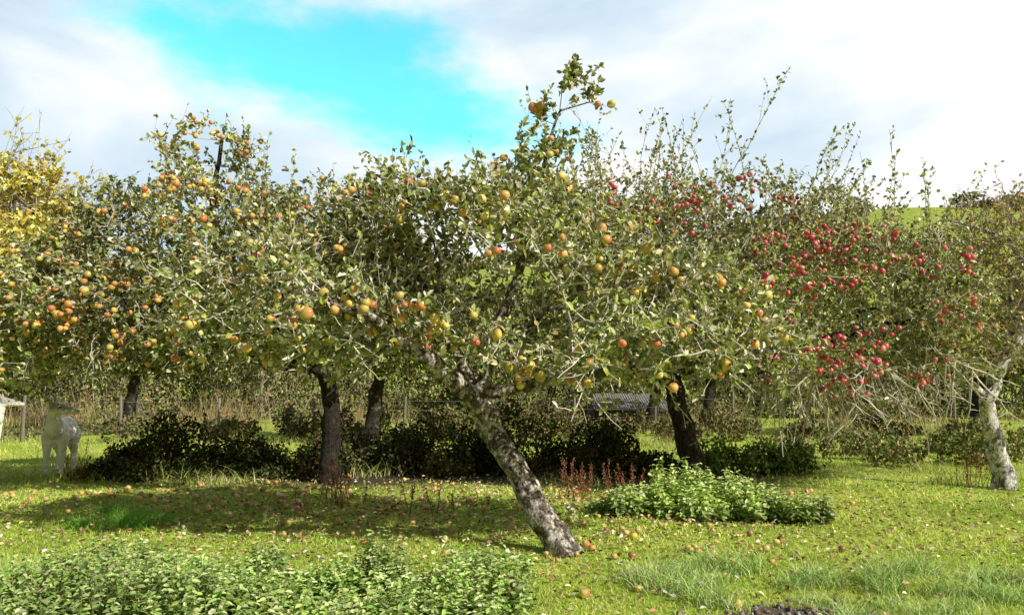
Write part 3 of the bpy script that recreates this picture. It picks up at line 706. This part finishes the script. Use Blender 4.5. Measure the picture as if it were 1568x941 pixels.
# ------------------------------------------------------------ fence
def fence():
    e = empty('wire_fence'); A = Acc(); W = Acc()
    fx = np.arange(-27, 27, 2.4)
    tops = []
    for i_, x in enumerate(fx):
        y = 23.0+2.2*math.sin(x*.08)+(0.02*x); z = float(gh(x, y)); hgt = 1.1+rng.normal(0, .06); ln = rng.normal(0, .06, 2)
        pts = np.array([(x, y, z-.05), (x+ln[0]*.5, y+ln[1]*.5, z+hgt*.5), (x+ln[0], y+ln[1], z+hgt), (x+ln[0], y+ln[1], z+hgt+.01)])
        V, F = chain(pts, [.042, .04, .038, .002], 8)
        A.add(V, F, np.array([0.38, 0.34, 0.28])*rng.uniform(.5, 1.1)); tops.append((x, y, z))
    T = np.array(tops)
    for hz in (.25, .5, .75, 1.0):
        P = np.stack([T[:-1]+[0, -.05, hz], (T[:-1]+T[1:])/2+[0, -.05, hz-.02], T[1:]+[0, -.05, hz]], 1)
        V, F = tubes(P, np.full((len(P), 3), .003), 4); W.add(V, F, (0.3, .3, .28))
    A.build('posts', M_twig, e); W.build('wires', M_twig, e)
fence()

def shelter(cx, cy, w, d, zr, ze, rot):
    z = float(gh(cx, cy)); e = empty('corrugated_shelter', (cx, cy, z), rot)
    M = mat_attr('galvanised_sheet', 0.8, .2, .25, 6, 4); Mw = mat_attr('shelter_boards', .8, .4, .2, 20)
    nxx = 90; xs_ = np.linspace(-w/2-.1, w/2+.1, nxx); zz = .018*np.sin(xs_*2*math.pi/.09)
    for nm, ya, za, yb, zb in (('roof_front', -d/2-.12, ze, 0, zr), ('roof_back', 0, zr, d/2+.12, ze)):
        V = np.concatenate([np.stack([xs_, np.full(nxx, ya), za+zz], 1), np.stack([xs_, np.full(nxx, yb), zb+zz], 1)])
        i_ = np.arange(nxx-1); F = np.stack([i_, i_+1, nxx+i_+1, nxx+i_], 1)
        A = Acc(); A.add(V, F, (0.21, .195, .175)); A.build(nm, M, e)
    A = Acc()
    nb = int(w/.15)
    for k in range(nb):
        xa = -w/2+k*w/nb; xb = xa+w/nb-.012
        for yq in (-d/2, d/2-.03):
            b = np.array([(xa, yq, 0), (xb, yq, 0), (xb, yq+.03, 0), (xa, yq+.03, 0), (xa, yq, ze-.03), (xb, yq, ze-.03), (xb, yq+.03, ze-.03), (xa, yq+.03, ze-.03)])
            A.add(b, Fb, np.array([.13, .10, .08])*rng.uniform(.7, 1.3))
    for xq in (-w/2, w/2-.03):
        b = np.array([(xq, -d/2+.04, 0), (xq+.03, -d/2+.04, 0), (xq+.03, d/2-.04, 0), (xq, d/2-.04, 0), (xq, -d*.02, zr-.08), (xq+.03, -d*.02, zr-.08), (xq+.03, d*.02, zr-.08), (xq, d*.02, zr-.08)])
        A.add(b, Fb, (.13, .10, .08))
    A.build('walls', Mw, e)
shelter(4.3, 31, 2.6, 2.4, 1.05, .45, .1)

# ------------------------------------------------------------ alpacas
def mat_wool():
    m, nt, N, L = newmat('alpaca_wool')
    out = N.new('ShaderNodeOutputMaterial'); p = N.new('ShaderNodeBsdfPrincipled'); p.inputs['Roughness'].default_value = .95; p.inputs['Specular IOR Level'].default_value = .1
    tc = N.new('ShaderNodeTexCoord'); nz = N.new('ShaderNodeTexNoise'); nz.inputs['Scale'].default_value = 22; nz.inputs['Detail'].default_value = 6; L.new(tc.outputs['Object'], nz.inputs['Vector'])
    nl = N.new('ShaderNodeTexNoise'); nl.inputs['Scale'].default_value = 4; L.new(tc.outputs['Object'], nl.inputs['Vector'])
    r = N.new('ShaderNodeValToRGB'); r.color_ramp.elements[0].position = .3; r.color_ramp.elements[0].color = (.70, .65, .58, 1); r.color_ramp.elements[1].position = .55; r.color_ramp.elements[1].color = (.94, .90, .83, 1); L.new(nl.outputs['Fac'], r.inputs[0])
    s = N.new('ShaderNodeSeparateXYZ'); L.new(tc.outputs['Object'], s.inputs[0])
    a = N.new('ShaderNodeMath'); a.operation = 'MULTIPLY_ADD'; a.inputs[1].default_value = .12; L.new(nz.outputs['Fac'], a.inputs[0]); L.new(s.outputs['Z'], a.inputs[2])
    mr = N.new('ShaderNodeMapRange'); mr.inputs[1].default_value = 1.08; mr.inputs[2].default_value = 1.16; L.new(a.outputs[0], mr.inputs[0])
    mx = N.new('ShaderNodeMix'); mx.data_type = 'RGBA'; L.new(mr.outputs[0], mx.inputs[0]); L.new(r.outputs[0], mx.inputs[6]); mx.inputs[7].default_value = (.38, .35, .31, 1)
    L.new(mx.outputs[2], p.inputs['Base Color'])
    bp = N.new('ShaderNodeBump'); bp.inputs['Strength'].default_value = .8; bp.inputs['Distance'].default_value = .03; L.new(nz.outputs['Fac'], bp.inputs['Height']); L.new(bp.outputs[0], p.inputs['Normal'])
    L.new(p.outputs[0], out.inputs[0]); return m
M_wool = mat_wool()
M_eye = mat_attr('eye', .1, 0, .6)
def alpaca(x, y, rot, turn):
    e = empty('alpaca', (x, y, float(gh(x, y))), rot)
    bm = bmesh.new()
    def ball(p, r):
        bmesh.ops.create_icosphere(bm, subdivisions=2, radius=1, matrix=Matrix.Translation(p) @ Matrix.Diagonal((r[0], r[1], r[2], 1)))
    def bone(pts):
        for (p, r), (q, s) in zip(pts[:-1], pts[1:]):
            p = Vector(p); q = Vector(q); k = max(2, int((q-p).length/.022))
            for i in range(k+1):
                t = i/k; rr = r*(1-t)+s*t
                ball(p.lerp(q, t), (rr, rr, rr))
    for yy, zz, rx, rz in ((.36, .69, .18, .20), (.26, .71, .21, .235), (.1, .70, .225, .25), (-.08, .70, .22, .25), (-.22, .71, .195, .235), (-.32, .75, .16, .19)):
        ball((0, yy, zz), (rx, .2, rz))
    c, s = math.cos(turn), math.sin(turn)
    def h(f, z, side=0): return (.02+c*f-s*side, -.50+s*f+c*side, z)
    bone([((0, -.34, .80), .15), ((0, -.43, .92), .115), ((.01, -.48, 1.03), .092), (h(.03, 1.09), .095)])
    bone([(h(.03, 1.09), .098), (h(.13, 1.09), .088), (h(.23, 1.07), .068), (h(.32, 1.055), .056), (h(.39, 1.045), .044)])
    ball(h(.0, 1.15), (.085, .085, .06))
    for sd in (1, -1):
        bone([(h(-.01, 1.15, sd*.05), .028), (h(-.03, 1.21, sd*.075), .032), (h(-.045, 1.26, sd*.085), .022), (h(-.05, 1.29, sd*.085), .012)])
        bone([((sd*.11, -.28, .62), .105), ((sd*.115, -.29, .48), .078), ((sd*.115, -.305, .32), .056), ((sd*.115, -.29, .10), .044), ((sd*.115, -.315, .04), .042), ((sd*.115, -.35, .03), .032)])
        bone([((sd*.11, .34, .62), .135), ((sd*.125, .27, .47), .09), ((sd*.12, .41, .31), .052), ((sd*.12, .39, .10), .044), ((sd*.12, .365, .04), .042), ((sd*.12, .33, .03), .032)])
    bone([((0, .52, .76), .055), ((0, .59, .68), .05), ((0, .60, .55), .035)])
    me = bpy.data.meshes.new('body'); bm.to_mesh(me); bm.free(); me.materials.append(M_wool)
    ob = bpy.data.objects.new('body', me); scene.collection.objects.link(ob); ob.parent = e
    rm = ob.modifiers.new('remesh', 'REMESH'); rm.mode = 'VOXEL'; rm.voxel_size = .013; rm.use_smooth_shade = True
    sm_ = ob.modifiers.new('smooth', 'SMOOTH'); sm_.factor = .5; sm_.iterations = 6
    tex = bpy.data.textures.new('fleece', 'CLOUDS'); tex.noise_scale = .05; tex.noise_depth = 3
    d = ob.modifiers.new('fleece', 'DISPLACE'); d.texture = tex; d.strength = .026; d.mid_level = .5
    A = Acc(); K1 = lambda v: np.array([[v, v, v]])
    for sd in (1, -1):
        apples(np.array([h(.14, 1.12, sd*.072)]), np.array([.02]), K1(.01), K1(.01), np.array([[.5]]), A)
        apples(np.array([h(.415, 1.055, sd*.02)]), np.array([.011]), K1(.02), K1(.02), np.array([[.5]]), A)
    A.build('eyes_and_nostrils', M_eye, e, True)
alpaca(-7.65, 13.75, R(14), R(-16))
alpaca(-11.75, 18.0, R(75), R(-60))

# ------------------------------------------------------------ world
w = bpy.data.worlds.new('World'); scene.world = w; w.use_nodes = True
nt = w.node_tree; N = nt.nodes; L = nt.links; N.clear()
SE, SAZ = 36.0, 126.0
sky = N.new('ShaderNodeTexSky'); sky.sky_type = 'NISHITA'; sky.sun_disc = False
sky.sun_elevation = R(SE); sky.sun_rotation = R(SAZ)
tc = N.new('ShaderNodeTexCoord')
sc = N.new('ShaderNodeVectorMath'); sc.operation = 'MULTIPLY'; sc.inputs[1].default_value = (0.12, 0.385, 0.37)
L.new(sky.outputs[0], sc.inputs[0])
sc2 = N.new('ShaderNodeVectorMath'); sc2.operation = 'MULTIPLY'; sc2.inputs[1].default_value = (0.06, 0.05, 0.037)
L.new(sky.outputs[0], sc2.inputs[0])
mp = N.new('ShaderNodeMapping'); mp.inputs['Scale'].default_value = (1.0, 1.0, 2.2); mp.inputs['Rotation'].default_value = (0, R(18), 0); mp.inputs['Location'].default_value = (.6, 0, .25)
L.new(tc.outputs['Generated'], mp.inputs[0])
nz = N.new('ShaderNodeTexNoise'); nz.inputs['Scale'].default_value = 2.6; nz.inputs['Detail'].default_value = 5; nz.inputs['Roughness'].default_value = .5; nz.inputs['Distortion'].default_value = .3
L.new(mp.outputs[0], nz.inputs['Vector'])
cr = N.new('ShaderNodeValToRGB'); el = cr.color_ramp.elements
el[0].position = .36; el[0].color = (.52, .70, .86, 1); el[1].position = .62; el[1].color = (1.12, 1.12, 1.1, 1)
e2 = el.new(.49); e2.color = (.75, .88, .98, 1)
sp = N.new('ShaderNodeSeparateXYZ'); L.new(tc.outputs['Generated'], sp.inputs[0])
bx = N.new('ShaderNodeMath'); bx.operation = 'MULTIPLY_ADD'; bx.inputs[1].default_value = .17; L.new(sp.outputs['X'], bx.inputs[0]); L.new(nz.outputs['Fac'], bx.inputs[2])
L.new(bx.outputs[0], cr.inputs[0])
sb_ = N.new('ShaderNodeVectorMath'); sb_.operation = 'SUBTRACT'; sb_.inputs[1].default_value = (-.20, .90, .365); L.new(tc.outputs['Generated'], sb_.inputs[0])
mp2 = N.new('ShaderNodeMapping'); mp2.vector_type = 'TEXTURE'; mp2.inputs['Rotation'].default_value = (0, R(14), 0); mp2.inputs['Scale'].default_value = (.24, 1.0, .085); L.new(sb_.outputs[0], mp2.inputs[0])
ln = N.new('ShaderNodeVectorMath'); ln.operation = 'LENGTH'; L.new(mp2.outputs[0], ln.inputs[0])
nz2 = N.new('ShaderNodeTexNoise'); nz2.inputs['Scale'].default_value = 7; nz2.inputs['Detail'].default_value = 5; nz2.inputs['Roughness'].default_value = .55; L.new(mp.outputs[0], nz2.inputs['Vector'])
ad = N.new('ShaderNodeMath'); ad.operation = 'MULTIPLY_ADD'; ad.inputs[1].default_value = 2.0; L.new(nz2.outputs['Fac'], ad.inputs[0]); L.new(ln.outputs['Value'], ad.inputs[2])
mr = N.new('ShaderNodeMapRange'); mr.interpolation_type = 'SMOOTHSTEP'; mr.inputs[1].default_value = 1.4; mr.inputs[2].default_value = 2.35; L.new(ad.outputs[0], mr.inputs[0])
bk = N.new('ShaderNodeMapRange'); bk.inputs[1].default_value = .2; bk.inputs[2].default_value = .65; bk.inputs[3].default_value = .05; bk.inputs[4].default_value = 1; L.new(sp.outputs['Y'], bk.inputs[0])
mb = N.new('ShaderNodeMix'); mb.data_type = 'RGBA'; L.new(bk.outputs[0], mb.inputs[0]); L.new(sc2.outputs[0], mb.inputs[6]); L.new(cr.outputs[0], mb.inputs[7])
mx = N.new('ShaderNodeMix'); mx.data_type = 'RGBA'; L.new(mr.outputs[0], mx.inputs[0]); L.new(sc.outputs[0], mx.inputs[6]); L.new(mb.outputs[2], mx.inputs[7])
bg = N.new('ShaderNodeBackground'); bg.inputs['Strength'].default_value = 1.0
L.new(mx.outputs[2], bg.inputs[0]); o = N.new('ShaderNodeOutputWorld'); L.new(bg.outputs[0], o.inputs[0])

sd = bpy.data.lights.new('sun', 'SUN'); sd.energy = 5.0; sd.angle = R(.55); sd.color = (1, .96, .86)
so = bpy.data.objects.new('sun', sd); scene.collection.objects.link(so)
az = R(SAZ); to = Vector((math.sin(az)*math.cos(R(SE)), math.cos(az)*math.cos(R(SE)), math.sin(R(SE))))
so.rotation_euler = to.to_track_quat('Z', 'Y').to_euler(); so.location = (10, -5, 12)

cd = bpy.data.cameras.new('camera'); cd.sensor_width = 36; cd.lens = 28.24; cd.clip_end = 4000; cd.clip_start = .05
co = bpy.data.objects.new('camera', cd); scene.collection.objects.link(co)
co.location = (0, 0, 1.6); co.rotation_euler = (R(95.1), 0, 0); scene.camera = co
scene.view_settings.view_transform = 'Standard'; scene.view_settings.look = 'None'; scene.view_settings.exposure = 0
